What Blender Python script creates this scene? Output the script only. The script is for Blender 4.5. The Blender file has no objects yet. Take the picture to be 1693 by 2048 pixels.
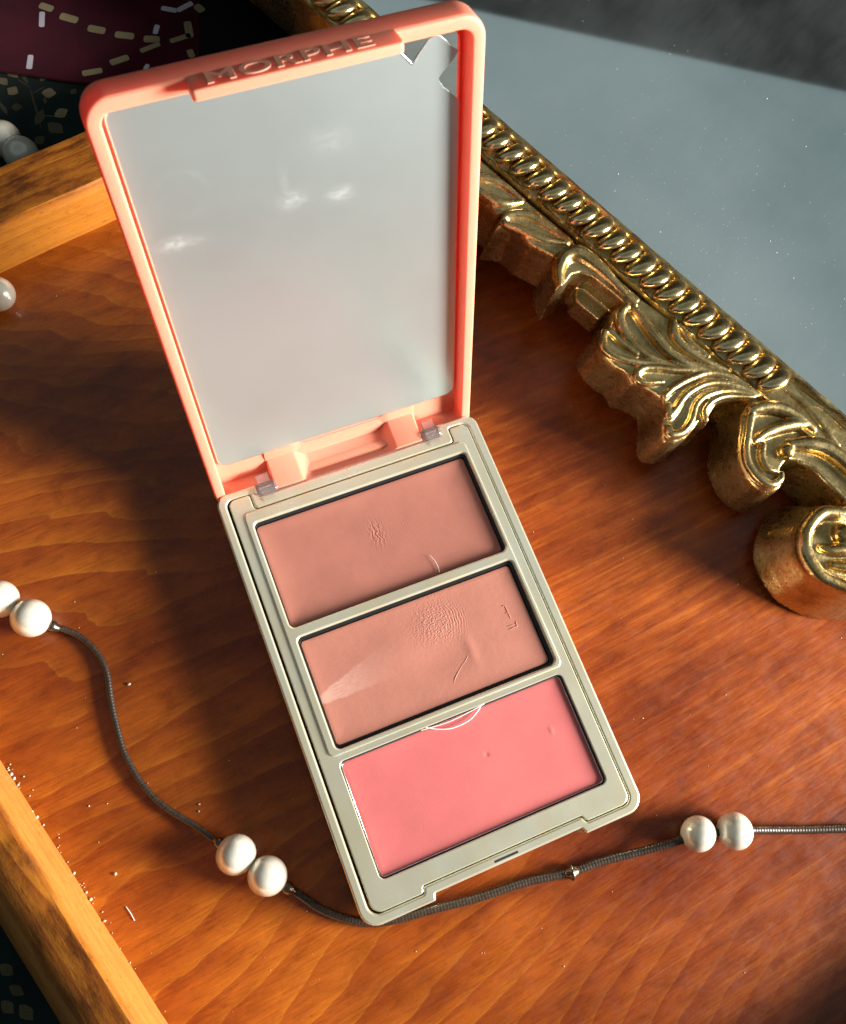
import bpy, bmesh, math, random
from mathutils import Vector, Matrix, geometry
random.seed(7)
MM = 0.001
C = bpy.context.scene.collection
SC = bpy.context.scene
R = math.radians

# ------------------------------------------------------------------ camera
cam = bpy.data.cameras.new("camera"); co = bpy.data.objects.new("camera", cam); C.objects.link(co)
RX = Vector((0.923908, -0.368259, 0.103822)); RD = Vector((-0.323493, -0.896741, -0.302006)); RF = Vector((0.204318, 0.24544, -0.947636))
co.matrix_world = Matrix(((RX.x, -RD.x, -RF.x, -30.263*MM), (RX.y, -RD.y, -RF.y, -21.216*MM), (RX.z, -RD.z, -RF.z, 201.596*MM), (0, 0, 0, 1)))
cam.sensor_fit = 'HORIZONTAL'; cam.sensor_width = 36.0; cam.lens = 38.6095
cam.clip_start = 0.005; cam.clip_end = 50
cam.dof.use_dof = True; cam.dof.focus_distance = 0.203; cam.dof.aperture_fstop = 60
SC.camera = co

# ------------------------------------------------------------------ room light
W = bpy.data.worlds.new("World"); SC.world = W; W.use_nodes = True
nt = W.node_tree; nt.nodes.clear()
out = nt.nodes.new('ShaderNodeOutputWorld'); bg = nt.nodes.new('ShaderNodeBackground')
tc = nt.nodes.new('ShaderNodeTexCoord'); sp = nt.nodes.new('ShaderNodeSeparateXYZ'); rp = nt.nodes.new('ShaderNodeValToRGB')
nt.links.new(tc.outputs['Generated'], sp.inputs[0]); nt.links.new(sp.outputs['Z'], rp.inputs[0])
cr = rp.color_ramp
while len(cr.elements) > 1: cr.elements.remove(cr.elements[0])
STOPS = [(0.0, (0.010, 0.011, 0.009)), (0.52, (0.020, 0.024, 0.023)), (0.66, (0.145, 0.195, 0.202)), (0.79, (0.225, 0.275, 0.278)), (1.0, (0.075, 0.088, 0.088))]
cr.elements[0].position = STOPS[0][0]; cr.elements[0].color = (*STOPS[0][1], 1)
for p, c in STOPS[1:]:
    e = cr.elements.new(p); e.color = (*c, 1)
nt.links.new(rp.outputs[0], bg.inputs[0]); bg.inputs[1].default_value = 1.0
nt.links.new(bg.outputs[0], out.inputs[0])

def area(name, pos, target, size, power, col):
    l = bpy.data.lights.new(name, 'AREA'); l.shape = 'RECTANGLE'; l.size = size[0]*MM; l.size_y = size[1]*MM
    l.energy = power; l.color = col
    o = bpy.data.objects.new(name, l); C.objects.link(o)
    o.location = Vector(pos)*MM
    d = (Vector(target)-Vector(pos)).normalized()
    o.rotation_euler = d.to_track_quat('-Z', 'Y').to_euler()
    return o
# daylight from the window on the right, a little towards the viewer
area("window_light", (575, -345, 226), (0, 30, 0), (270, 230), 24, (1.0, 0.945, 0.87))

SC.view_settings.view_transform = 'Standard'; SC.view_settings.look = 'None'
SC.view_settings.exposure = 0.0; SC.view_settings.gamma = 1.0

# ------------------------------------------------------------------ material kit
class NM:
    def __init__(s, name):
        s.m = bpy.data.materials.new(name); s.m.use_nodes = True; s.t = s.m.node_tree; s.t.nodes.clear()
        s.o = s.t.nodes.new('ShaderNodeOutputMaterial')
    def n(s, kind, ins=None, **kw):
        nd = s.t.nodes.new(kind)
        for k, v in kw.items(): setattr(nd, k, v)
        for k, v in (ins or {}).items(): s.put(nd.inputs[k], v)
        return nd
    def put(s, sock, v):
        if isinstance(v, bpy.types.NodeSocket): s.t.links.new(v, sock)
        elif v is not None:
            if sock.type == 'RGBA' and len(v) == 3: v = (*v, 1)
            sock.default_value = v
    def pos(s, rotz=0, mode='Position', scale=(1, 1, 1)):
        if mode == 'Position': v = s.n('ShaderNodeNewGeometry').outputs['Position']
        else: v = s.n('ShaderNodeTexCoord').outputs['Object']
        k = 1000.0
        mp = s.n('ShaderNodeMapping', {'Vector': v, 'Scale': (k, k, k)}).outputs[0]
        if rotz or scale != (1, 1, 1):
            mp = s.n('ShaderNodeMapping', {'Vector': mp, 'Rotation': (0, 0, rotz)}).outputs[0]
            if scale != (1, 1, 1): mp = s.n('ShaderNodeMapping', {'Vector': mp, 'Scale': scale}).outputs[0]
        return mp
    def scl(s, v, sc, loc=(0, 0, 0)): return s.n('ShaderNodeMapping', {'Vector': v, 'Scale': sc, 'Location': loc}).outputs[0]
    def xyz(s, v): return s.n('ShaderNodeSeparateXYZ', {0: v}).outputs
    def noise(s, v, scale=1, detail=2, rough=0.5, dist=0):
        return s.n('ShaderNodeTexNoise', {'Vector': v, 'Scale': scale, 'Detail': detail, 'Roughness': rough, 'Distortion': dist}).outputs[0]
    def math(s, op, a, b=None, c=None):
        return s.n('ShaderNodeMath', {0: a, 1: b, 2: c}, operation=op).outputs[0]
    def ramp(s, f, stops, interp='LINEAR'):
        nd = s.n('ShaderNodeValToRGB', {0: f}); r = nd.color_ramp; r.interpolation = interp
        while len(r.elements) > 1: r.elements.remove(r.elements[0])
        for i, (p, c) in enumerate(stops):
            if not isinstance(c, tuple): c = (c, c, c)
            e = r.elements[0] if i == 0 else r.elements.new(p)
            e.position = p; e.color = (*c, 1)
        return nd.outputs[0]
    def mix(s, f, a, b, mode='MIX'):
        nd = s.n('ShaderNodeMix', data_type='RGBA', blend_type=mode)
        s.put(nd.inputs[0], f); s.put(nd.inputs[6], a); s.put(nd.inputs[7], b)
        return nd.outputs[2]
    def bump(s, h, strength=0.3, dist=0.0002, normal=None):
        return s.n('ShaderNodeBump', {'Height': h, 'Strength': strength, 'Distance': dist, 'Normal': normal}).outputs[0]
    def bsdf(s, **kw):
        nd = s.n('ShaderNodeBsdfPrincipled')
        for k, v in kw.items(): s.put(nd.inputs[k.replace('_', ' ')], v)
        return nd.outputs[0]
    def done(s, sh): s.t.links.new(sh, s.o.inputs[0]); return s.m

def wood_floor():
    k = NM('varnished_pine'); p = k.pos(R(-6.0)); X = k.xyz(p)
    wob = k.math('SUBTRACT', k.noise(k.scl(p, (0.010, 0.034, 0.02)), 1, 2, 0.5), 0.5)
    wob2 = k.math('SUBTRACT', k.noise(k.scl(p, (0.024, 0.13, 0.1)), 1, 2, 0.55), 0.5)
    wob3 = k.math('SUBTRACT', k.noise(k.scl(p, (0.22, 0.6, 0.4)), 1, 2, 0.6), 0.5)
    f = k.math('MULTIPLY', X[1], 0.090)
    side = k.ramp(k.math('MULTIPLY_ADD', X[0], 0.006, 0.5), [(0.25, 1.0), (0.75, 0.30)])
    f = k.math('MULTIPLY_ADD', k.ramp(k.math('MULTIPLY_ADD', X[0], 0.004, 0.4), [(0, 0.0), (1, 1.0)]), k.math('MULTIPLY', X[1], 0.24), f)
    f = k.math('MULTIPLY_ADD', k.math('MULTIPLY', wob, side), 5.5, f); f = k.math('MULTIPLY_ADD', k.math('MULTIPLY', wob2, side), 1.0, f); f = k.math('MULTIPLY_ADD', wob3, 0.05, f)
    saw = k.math('FRACT', f)
    col = k.ramp(saw, [(0.0, (0.48, 0.155, 0.012)), (0.12, (0.44, 0.124, 0.010)), (0.5, (0.375, 0.090, 0.008)), (0.88, (0.29, 0.056, 0.006)), (0.955, (0.30, 0.060, 0.006)), (0.98, (0.54, 0.20, 0.026)), (1.0, (0.48, 0.155, 0.012))])
    calm = k.ramp(k.noise(k.scl(p, (0.016, 0.03, 0.03), (1, 4, 0)), 1, 3, 0.6), [(0.38, 0.28), (0.62, 0.72)])
    col = k.mix(calm, col, (0.385, 0.096, 0.009))
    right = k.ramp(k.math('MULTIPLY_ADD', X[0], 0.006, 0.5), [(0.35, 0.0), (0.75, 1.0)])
    st = k.noise(k.scl(p, (0.014, 0.55, 0.3), (3, 7, 0)), 1, 3, 0.6)
    st2 = k.noise(k.scl(p, (0.03, 1.3, 0.3), (9, 1, 0)), 1, 2, 0.6)
    scol = k.ramp(k.math('MULTIPLY_ADD', st2, 0.35, k.math('MULTIPLY', st, 0.65)), [(0.36, (0.27, 0.058, 0.014)), (0.50, (0.34, 0.078, 0.016)), (0.57, (0.45, 0.130, 0.021)), (0.64, (0.54, 0.19, 0.034))])
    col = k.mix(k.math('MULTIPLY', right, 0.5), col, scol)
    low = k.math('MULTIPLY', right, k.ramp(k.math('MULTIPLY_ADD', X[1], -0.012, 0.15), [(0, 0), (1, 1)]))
    col = k.mix(k.math('MULTIPLY', right, 0.35), col, (0.80, 0.64, 0.80), 'MULTIPLY'); col = k.mix(k.math('MULTIPLY', low, 0.8), col, (0.66, 0.60, 0.85), 'MULTIPLY')  # light falling off to the lower right, painted into the wood colour
    # second, finer set of grain lines
    f2 = k.math('MULTIPLY_ADD', wob2, 1.1, k.math('MULTIPLY', f, 2.7))
    fine = k.ramp(k.math('FRACT', f2), [(0, 1.08), (0.6, 0.95), (0.93, 0.80), (1, 1.1)])
    col = k.mix(0.28, col, fine, 'MULTIPLY')
    blot = k.ramp(k.noise(k.scl(p, (0.022, 0.05, 0.03)), 1, 3, 0.55), [(0.28, (0.52, 0.40, 0.34)), (0.5, (0.95, 0.92, 0.9)), (0.72, (1.3, 1.38, 1.3))])
    col = k.mix(1.0, col, blot, 'MULTIPLY')
    fib = k.ramp(k.noise(k.scl(p, (0.09, 2.1, 1)), 1, 4, 0.72), [(0.3, 0.66), (0.5, 0.98), (0.62, 1.05), (0.72, 1.35)])
    col = k.mix(0.9, col, fib, 'MULTIPLY')
    mot = k.ramp(k.noise(k.scl(p, (0.10, 0.22, 0.2), (5, 2, 0)), 1, 6, 0.72, 0.4), [(0.30, (0.60, 0.50, 0.46)), (0.47, (0.93, 0.90, 0.88)), (0.66, (1.16, 1.2, 1.15))])
    col = k.mix(0.85, col, mot, 'MULTIPLY')
    pore = k.ramp(k.noise(k.scl(p, (0.55, 3.4, 2)), 1, 4, 0.75), [(0.31, 0.42), (0.40, 1.0)])
    col = k.mix(0.8, col, pore, 'MULTIPLY')
    deep = k.ramp(k.noise(k.scl(p, (0.008, 0.011, 0.01), (2.2, 0.4, 0)), 1, 2, 0.5), [(0.35, (0.62, 0.48, 0.50)), (0.60, (1.04, 1.02, 1.0))])
    col = k.mix(1.0, col, deep, 'MULTIPLY')
    rg = k.ramp(k.noise(p, 0.25, 4, 0.65), [(0.3, 0.20), (0.7, 0.36)])
    h = k.math('ADD', k.math('MULTIPLY', k.noise(k.scl(p, (0.25, 1.8, 1)), 1, 3, 0.6), 0.7), k.math('MULTIPLY', k.noise(p, 0.12, 2, 0.5), 0.6))
    return k.done(k.bsdf(Base_Color=col, Roughness=rg, IOR=1.5, Specular_IOR_Level=0.5, Coat_Weight=0.12, Coat_Roughness=0.12, Normal=k.bump(h, 0.22, 0.00025)))

def wood_rail(name, ang, seed=0.0, light=1.0, zf=12.0, pale=(0.46, 0.17, 0.02)):
    k = NM(name); p = k.pos(R(-ang)); p = k.scl(p, (1, 1, 1), (seed, seed*1.7, 0)); X = k.xyz(p)
    w = k.math('SUBTRACT', k.noise(k.scl(p, (0.02, 0.1, 0.1)), 1, 2, 0.5), 0.5)
    f = k.math('MULTIPLY_ADD', w, 2.2, k.math('MULTIPLY', k.math('ADD', X[1], k.math('MULTIPLY', X[2], 0.9)), 0.33))
    col = k.ramp(k.math('FRACT', f), [(0, (0.46*light, 0.165*light, 0.014)), (0.5, (0.40*light, 0.125*light, 0.010)), (0.9, (0.30*light, 0.08*light, 0.008)), (1, (0.46*light, 0.165*light, 0.014))])
    wear = k.ramp(k.noise(k.scl(p, (0.10, 0.24, 0.24)), 1, 5, 0.68), [(0.35, (0.26, 0.20, 0.22)), (0.50, (0.68, 0.65, 0.66)), (0.72, (1.0, 1.02, 0.95))])
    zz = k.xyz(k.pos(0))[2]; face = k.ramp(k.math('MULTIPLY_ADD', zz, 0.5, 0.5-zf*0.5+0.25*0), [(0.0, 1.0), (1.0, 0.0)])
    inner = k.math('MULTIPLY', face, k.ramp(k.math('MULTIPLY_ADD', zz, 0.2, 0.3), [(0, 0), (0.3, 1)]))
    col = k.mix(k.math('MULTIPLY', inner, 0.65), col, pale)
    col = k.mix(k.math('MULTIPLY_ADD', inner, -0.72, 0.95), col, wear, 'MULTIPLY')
    nick = k.ramp(k.noise(k.scl(p, (0.5, 1.4, 1.4)), 1, 3, 0.7), [(0.30, 0.5), (0.40, 1.0)])
    col = k.mix(0.8, col, nick, 'MULTIPLY')
    fib = k.ramp(k.noise(k.scl(p, (0.12, 2.4, 2.4)), 1, 3, 0.7), [(0.3, 0.78), (0.7, 1.12)])
    col = k.mix(0.7, col, fib, 'MULTIPLY')
    h = k.noise(k.scl(p, (0.3, 1.2, 1.2)), 1, 4, 0.65)
    return k.done(k.bsdf(Base_Color=col, Roughness=k.ramp(k.noise(p, 0.4, 3), [(0.3, 0.32), (0.7, 0.5)]), Specular_IOR_Level=0.4, Normal=k.bump(h, 0.4, 0.0003)))

def gold(name, base=(0.62, 0.47, 0.215), dark=(0.24, 0.13, 0.035), rough=(0.22, 0.38)):
    k = NM(name); p = k.pos(0, 'Object')
    n1 = k.noise(p, 0.16, 4, 0.6); n2 = k.noise(p, 0.9, 4, 0.7)
    col = k.ramp(n1, [(0.30, (base[0]*0.72, base[1]*0.62, base[2]*0.5)), (0.5, base), (0.7, (base[0]*1.08, base[1]*1.10, base[2]*1.25))])
    rub = k.ramp(k.math('MULTIPLY_ADD', n2, 0.55, k.math('MULTIPLY', n1, 0.45)), [(0.34, 1.0), (0.44, 0.25), (0.52, 0.0)])
    col = k.mix(k.math('MULTIPLY', rub, 0.6), col, dark)
    pit = k.noise(p, 2.2, 3, 0.6)
    h = k.math('ADD', k.math('MULTIPLY', pit, 0.35), k.noise(p, 0.55, 2, 0.5))
    return k.done(k.bsdf(Base_Color=col, Metallic=0.96, Roughness=k.ramp(n2, [(0.3, rough[1]), (0.65, rough[0])]), Normal=k.bump(h, 0.22, 0.0004)))

def coral():
    k = NM('coral_plastic'); p = k.pos(0)
    h = k.noise(p, 3.2, 2, 0.5)
    return k.done(k.bsdf(Base_Color=(0.81, 0.285, 0.19), Roughness=0.42, Specular_IOR_Level=0.45, Subsurface_Weight=0.55, Subsurface_Radius=(1.0, 0.22, 0.06), Subsurface_Scale=0.0058, Normal=k.bump(h, 0.05, 0.0001)))

def coral_solid():
    k = NM('coral_letters'); p = k.pos(0)
    return k.done(k.bsdf(Base_Color=(0.86, 0.37, 0.25), Roughness=0.42, Specular_IOR_Level=0.45))

def champagne():
    k = NM('champagne_metal'); p = k.pos(0)
    n1 = k.noise(k.scl(p, (0.12, 0.05, 0.1)), 1, 3, 0.55); n2 = k.noise(p, 1.6, 3, 0.6)
    col = k.ramp(n1, [(0.35, (0.86, 0.795, 0.575)), (0.65, (0.86, 0.86, 0.70))])
    return k.done(k.bsdf(Base_Color=col, Metallic=0.66, Roughness=k.ramp(k.noise(p, 0.12, 3), [(0.3, 0.30), (0.7, 0.20)])))

def plain(name, col, rough=0.5, **kw):
    k = NM(name); p = k.pos(0)
    c = k.mix(0.5, col, k.ramp(k.noise(p, 0.9, 3), [(0.3, 0.85), (0.7, 1.12)]), 'MULTIPLY')
    return k.done(k.bsdf(Base_Color=c, Roughness=rough, **kw))

def gauss(k, p, c, r):
    d = k.n('ShaderNodeVectorMath', {0: p, 1: c}, operation='SUBTRACT').outputs[0]
    d = k.n('ShaderNodeVectorMath', {0: d, 1: r}, operation='DIVIDE').outputs[0]
    l = k.n('ShaderNodeVectorMath', {0: d}, operation='LENGTH').outputs['Value']
    return k.math('POWER', 2.718, k.math('MULTIPLY', k.math('MULTIPLY', l, l), -1.0))

def powder(name, col, which):
    k = NM(name); p = k.pos(0); q = k.scl(p, (1, 1, 0))
    n = k.noise(p, 2.4, 3, 0.6)
    c = k.mix(1.0, col, k.ramp(k.noise(p, 0.10, 3, 0.55), [(0.3, 0.93), (0.7, 1.06)]), 'MULTIPLY')
    h = k.math('MULTIPLY', n, 0.12)
    sp = 0.35; rg = 0.48
    if which == 'middle':
        # finger print with ridges, smeared streak, dent
        m = gauss(k, q, (4.6, 4.3, 0), (4.6, 3.9, 1)); m2 = gauss(k, q, (8.6, 4.0, 0), (2.3, 2.6, 1))
        d = k.n('ShaderNodeVectorMath', {0: q, 1: (-1.5, 4.8, 0)}, operation='DISTANCE').outputs['Value']
        wv = k.math('SINE', k.math('MULTIPLY_ADD', k.noise(q, 0.45, 3), 11.0, k.math('MULTIPLY', d, 10.5)))
        h = k.math('MULTIPLY_ADD', k.math('MULTIPLY', k.math('MULTIPLY', wv, m2), k.noise(q, 0.8, 2)), 0.62, h)
        vr = k.n('ShaderNodeTexVoronoi', {'Vector': k.scl(q, (1.0, 1.6, 1)), 'Scale': 1.35}, feature='DISTANCE_TO_EDGE').outputs['Distance']
        vr = k.math('MULTIPLY_ADD', k.noise(q, 1.9, 3, 0.7), 0.8, vr)
        h = k.math('MULTIPLY_ADD', k.math('MULTIPLY', vr, m), 2.6, h)
        for cc, rr, s in [((3.2, -3.2, 0), (6, 4.2, 1), -2.2), ((9.5, -3.8, 0), (1.2, 3.0, 1), 1.3), ((-6, 2.0, 0), (7, 4, 1), 1.1)]:
            h = k.math('MULTIPLY_ADD', gauss(k, q, cc, rr), s, h)
        Y = k.xyz(q)
        ax = k.math('ADD', k.math('MULTIPLY', k.math('ADD', Y[0], 23.5), 0.36), -1.0)      # opening fan of the smear
        t = k.math('ADD', Y[0], 24.0)
        cy = k.math('MULTIPLY_ADD', t, 0.16, -2.2)
        wid = k.math('MULTIPLY_ADD', t, 0.17, 1.2)
        st = k.math('DIVIDE', k.math('SUBTRACT', Y[1], cy), wid)
        st = k.math('ADD', st, k.math('MULTIPLY', k.math('SUBTRACT', k.noise(q, 0.5, 3), 0.5), 0.8))
        st = k.math('SUBTRACT', 1.0, k.math('SMOOTHSTEP', k.math('ABSOLUTE', st), 0.75, 1.05)) if False else k.ramp(k.math('ABSOLUTE', st), [(0.82, 1.0), (1.0, 0.0)])
        fade = k.ramp(k.math('DIVIDE', t, 20.0), [(0.0, 1.0), (0.30, 0.62), (0.62, 0.18), (0.95, 0.0)])
        grain = k.ramp(k.noise(k.scl(q, (0.5, 2.2, 1)), 1.2, 3, 0.7), [(0.3, 0.45), (0.65, 1.0)])
        sm = k.math('MULTIPLY', k.math('MULTIPLY', st, fade), grain)
        c = k.mix(k.math('MULTIPLY', sm, 0.55), c, (0.80, 0.55, 0.47))
        edge = k.math('MULTIPLY', k.noise(q, 1.1, 4, 0.7), k.ramp(k.math('ABSOLUTE', Y[0]), [(0.0, 0.0), (1.0, 0.0)]))
        h = k.math('MULTIPLY_ADD', k.noise(q, 0.7, 4, 0.6), 0.35, h)
    elif which == 'back':
        m = gauss(k, q, (-0.2, 27.6, 0), (1.5, 2.4, 1))
        wv = k.math('SINE', k.math('MULTIPLY_ADD', k.noise(q, 0.9, 3), 16.0, k.math('MULTIPLY', k.xyz(q)[0], 6.5)))
        h = k.math('MULTIPLY_ADD', k.math('MULTIPLY', wv, m), 0.55, h)
        m = gauss(k, q, (6, 27.0, 0), (9, 6, 1))
        wv = k.math('SINE', k.math('MULTIPLY_ADD', k.noise(q, 0.2, 2), 9.0, k.math('MULTIPLY', k.xyz(q)[0], 11.0)))
        h = k.math('MULTIPLY_ADD', k.math('MULTIPLY', wv, m), 0.05, h)
        h = k.math('MULTIPLY_ADD', k.noise(q, 0.12, 2), 1.2, h)
        rg = 0.40; sp = 0.4
    else:
        wv = k.math('SINE', k.math('MULTIPLY', k.xyz(q)[1], 13.0))
        wx = k.math('SINE', k.math('MULTIPLY', k.xyz(q)[0], 13.0))
        h = k.math('MULTIPLY_ADD', k.math('MULTIPLY', wv, wx), 0.035, h)
        h = k.math('MULTIPLY_ADD', gauss(k, q, (4.2, -25.0, 0), (0.5, 0.5, 1)), -0.9, h)
        h = k.math('MULTIPLY_ADD', gauss(k, q, (19.0, -25.5, 0), (0.5, 0.8, 1)), 0.7, h)
        rg = 0.62; sp = 0.25
    h = k.math('MULTIPLY_ADD', k.noise(k.scl(p, (1, 1, 1)), 6.0, 2, 0.6), 0.10, h)
    c = k.mix(1.0, c, k.ramp(k.noise(p, 5.0, 2, 0.6), [(0.3, 0.93), (0.7, 1.05)]), 'MULTIPLY')
    return k.done(k.bsdf(Base_Color=c, Roughness=rg, Specular_IOR_Level=sp, Subsurface_Weight=0.06, Subsurface_Radius=(0.0008, 0.0004, 0.0003), Normal=k.bump(h, 0.55, 0.0002)))

def film():
    k = NM('frosted_mirror_film'); p = k.pos(0, 'Object'); q = k.scl(p, (1, 1, 0))
    n = k.noise(q, 2.0, 4, 0.7)
    sm = None
    for cc, rr, s in [((-22.9, 64.0, 0), (2.6, 1.15, 1), 1.0), ((-20.5, 63.6, 0), (2.5, 1.0, 1), 0.4), ((-2.6, 66.3, 0), (2.0, 1.5, 1), 0.75), ((5.6, 65.2, 0), (2.1, 1.3, 1), 0.9), ((5, 75.4, 0), (3.5, 2.4, 1), 0.35), ((-3.6, 68.6, 0), (0.7, 3.4, 1), 0.35)]:
        g = k.math('MULTIPLY', gauss(k, q, cc, rr), s)
        sm = g if sm is None else k.math('MAXIMUM', sm, g)
    dn = k.n('ShaderNodeVectorMath', {0: q, 1: (-20.2, 72.5, 0)}, operation='DISTANCE').outputs['Value']
    ring = k.ramp(k.math('ABSOLUTE', k.math('SUBTRACT', dn, 4.2)), [(0.0, 0.14), (0.9, 0.0)])
    sm = k.math('MAXIMUM', sm, k.math('MULTIPLY', ring, k.ramp(k.noise(q, 0.3, 2), [(0.4, 0.0), (0.6, 1.0)])))
    sm = k.math('MULTIPLY', sm, k.ramp(k.noise(k.scl(q, (0.8, 1.5, 1)), 0.8, 5, 0.75), [(0.38, 0.15), (0.62, 1.0)]))
    veil = k.ramp(k.noise(q, 0.07, 3, 0.6), [(0.3, 0.25), (0.7, 0.285)])
    f = veil; sm2 = k.math('MINIMUM', sm, 1.0)
    gl = k.n('ShaderNodeBsdfAnisotropic' if False else 'ShaderNodeBsdfGlossy', {'Color': (0.60, 0.665, 0.67), 'Roughness': 0.30, 'Normal': k.bump(n, 0.03, 0.0001)}).outputs[0]
    df = k.n('ShaderNodeBsdfDiffuse', {'Color': (0.43, 0.515, 0.525)}).outputs[0]
    mx = k.n('ShaderNodeMixShader', {0: f, 1: gl, 2: df}).outputs[0]
    ws = k.n('ShaderNodeBsdfDiffuse', {'Color': (0.86, 0.92, 0.92)}).outputs[0]
    mx = k.n('ShaderNodeMixShader', {0: k.math('MULTIPLY', sm2, 0.22), 1: mx, 2: ws}).outputs[0]
    return k.done(mx)

def mirror_mat(name, tint=(0.90, 0.93, 0.92), rough=0.015, dusty=False):
    k = NM(name); p = k.pos(0, 'Object')
    gl = k.n('ShaderNodeBsdfGlossy', {'Color': tint, 'Roughness': rough}).outputs[0]
    if not dusty: return k.done(gl)
    streak = k.noise(k.scl(p, (0.5, 0.09, 1)), 1, 4, 0.65)
    f = k.ramp(k.math('MULTIPLY_ADD', streak, 0.14, k.math('MULTIPLY', k.noise(p, 0.022, 3, 0.55), 0.86)), [(0.36, 0.006), (0.68, 0.06)])
    df = k.n('ShaderNodeBsdfDiffuse', {'Color': (0.62, 0.72, 0.76)}).outputs[0]
    return k.done(k.n('ShaderNodeMixShader', {0: f, 1: gl, 2: df}).outputs[0])

def cloth(name, col, rough=0.9, var=0.3):
    k = NM(name); p = k.pos(R(12)); X = k.xyz(p)
    w = k.math('MULTIPLY', k.math('SINE', k.math('MULTIPLY', X[0], 14.0)), k.math('SINE', k.math('MULTIPLY', X[1], 14.0)))
    c = k.mix(1.0, col, k.ramp(k.noise(p, 0.08, 4, 0.6), [(0.3, 1-var), (0.7, 1+var)]), 'MULTIPLY')
    return k.done(k.bsdf(Base_Color=c, Roughness=rough, Specular_IOR_Level=0.12, Sheen_Weight=0.08, Normal=k.bump(w, 0.25, 0.0002)))

def pearl_mat():
    k = NM('pearl_lustre'); p = k.pos(0, 'Object')
    lw = k.n('ShaderNodeLayerWeight', {'Blend': 0.35}).outputs['Facing']
    c = k.ramp(lw, [(0.0, (0.78, 0.77, 0.68)), (0.5, (0.78, 0.73, 0.61)), (1.0, (0.80, 0.67, 0.53))])
    c = k.mix(0.6, c, k.ramp(k.noise(p, 0.45, 3, 0.6), [(0.3, (0.9, 0.86, 0.8)), (0.6, (1.02, 1.02, 1.0))]), 'MULTIPLY')
    h = k.noise(p, 0.9, 3, 0.6)
    return k.done(k.bsdf(Base_Color=c, Roughness=0.26, Metallic=0.22, Specular_IOR_Level=0.75, Coat_Weight=0.6, Coat_Roughness=0.12, Normal=k.bump(h, 0.08, 0.0003)))

def clear_plastic():
    k = NM('clear_plastic')
    return k.done(k.bsdf(Base_Color=(0.96, 0.97, 0.97), Roughness=0.06, IOR=1.49, Transmission_Weight=0.92))

M = {}
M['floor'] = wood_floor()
M['rail_b'] = wood_rail('worn_pine_back', 12.2, 3.0)
M['rail_l'] = wood_rail('worn_pine_left', -74.2, 40.0, 1.0, 14.6, (0.62, 0.25, 0.055))
M['gold'] = gold('antique_gilt'); M['bead'] = gold('bright_gilt', (0.72, 0.57, 0.29), (0.30, 0.16, 0.045), (0.14, 0.28))
M['coral'] = coral(); M['coral_l'] = coral_solid(); M['champ'] = champagne()
M['black'] = plain('black_plastic', (0.012, 0.013, 0.016), 0.4)
M['seam'] = plain('dark_seam', (0.02, 0.018, 0.014), 0.5)
M['film'] = film(); M['mirror'] = mirror_mat('silvered_glass', (0.86, 0.88, 0.86)); M['glass'] = mirror_mat('dusty_mirror_glass', (0.90, 0.95, 0.94), 0.03, True)
M['tin'] = plain('bright_tin', (0.85, 0.85, 0.84), 0.22, Metallic=1.0)
M['cord'] = None
M['pearl'] = pearl_mat(); M['clear'] = clear_plastic()
M['pw_b'] = powder('dusty_rose_cream', (0.40, 0.158, 0.118), 'back'); M['pw_m'] = powder('peach_cream', (0.47, 0.190, 0.140), 'middle'); M['pw_f'] = powder('coral_pink_powder', (0.61, 0.152, 0.150), 'front')
M['green'] = cloth('dark_green_cloth', (0.010, 0.020, 0.019)); M['wine'] = cloth('burgundy_cloth', (0.055, 0.002, 0.010)); M['blackcloth'] = cloth('black_cloth', (0.007, 0.006, 0.006))
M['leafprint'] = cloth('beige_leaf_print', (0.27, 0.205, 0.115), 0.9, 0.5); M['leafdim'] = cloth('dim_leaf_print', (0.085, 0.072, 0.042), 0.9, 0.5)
M['dash'] = cloth('beige_dash_print', (0.34, 0.27, 0.15), 0.9, 0.15); M['dashw'] = cloth('white_dash_print', (0.62, 0.56, 0.64), 0.9, 0.1)
M['crumb'] = plain('pale_crumb', (0.62, 0.55, 0.44), 0.7); M['dust'] = plain('white_dust', (0.50, 0.54, 0.54), 0.8)
def cordmat():
    k = NM('dark_braided_cord'); p = k.pos(0)
    n = k.noise(p, 1.5, 3, 0.6)
    return k.done(k.bsdf(Base_Color=k.ramp(n, [(0.3, (0.020, 0.012, 0.008)), (0.7, (0.050, 0.033, 0.022))]), Roughness=0.36, Specular_IOR_Level=0.6))
M['cord'] = cordmat()
M['crimp'] = plain('dark_bronze_crimp', (0.16, 0.12, 0.09), 0.28, Metallic=0.9)

# ------------------------------------------------------------------ geometry kit (coordinates in millimetres)
def mesh_obj(name, verts, faces, mat, parent=None, smooth=True, mw=None, auto=None):
    me = bpy.data.meshes.new(name)
    me.from_pydata([tuple(v[i]*MM for i in range(3)) for v in verts], [], faces)
    me.validate(); me.update()
    bm = bmesh.new(); bm.from_mesh(me); bmesh.ops.recalc_face_normals(bm, faces=bm.faces); bm.to_mesh(me); bm.free()
    return link(name, me, mat, parent, smooth, mw, auto)
def link(name, me, mat, parent=None, smooth=True, mw=None, auto=None, flatcaps=True):
    me.materials.clear(); me.materials.append(mat)
    for p in me.polygons: p.use_smooth = smooth
    if smooth and auto:
        try: me.set_sharp_from_angle(angle=R(auto))
        except Exception: pass
    if smooth and flatcaps:      # big flat faces keep their own normal
        for p in me.polygons:
            if len(p.vertices) == 3 and abs(p.normal.z) > 0.999: p.use_smooth = False
    o = bpy.data.objects.new(name, me); C.objects.link(o)
    if parent is not None: o.parent = parent
    if mw is not None: o.matrix_basis = mw
    return o
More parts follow.
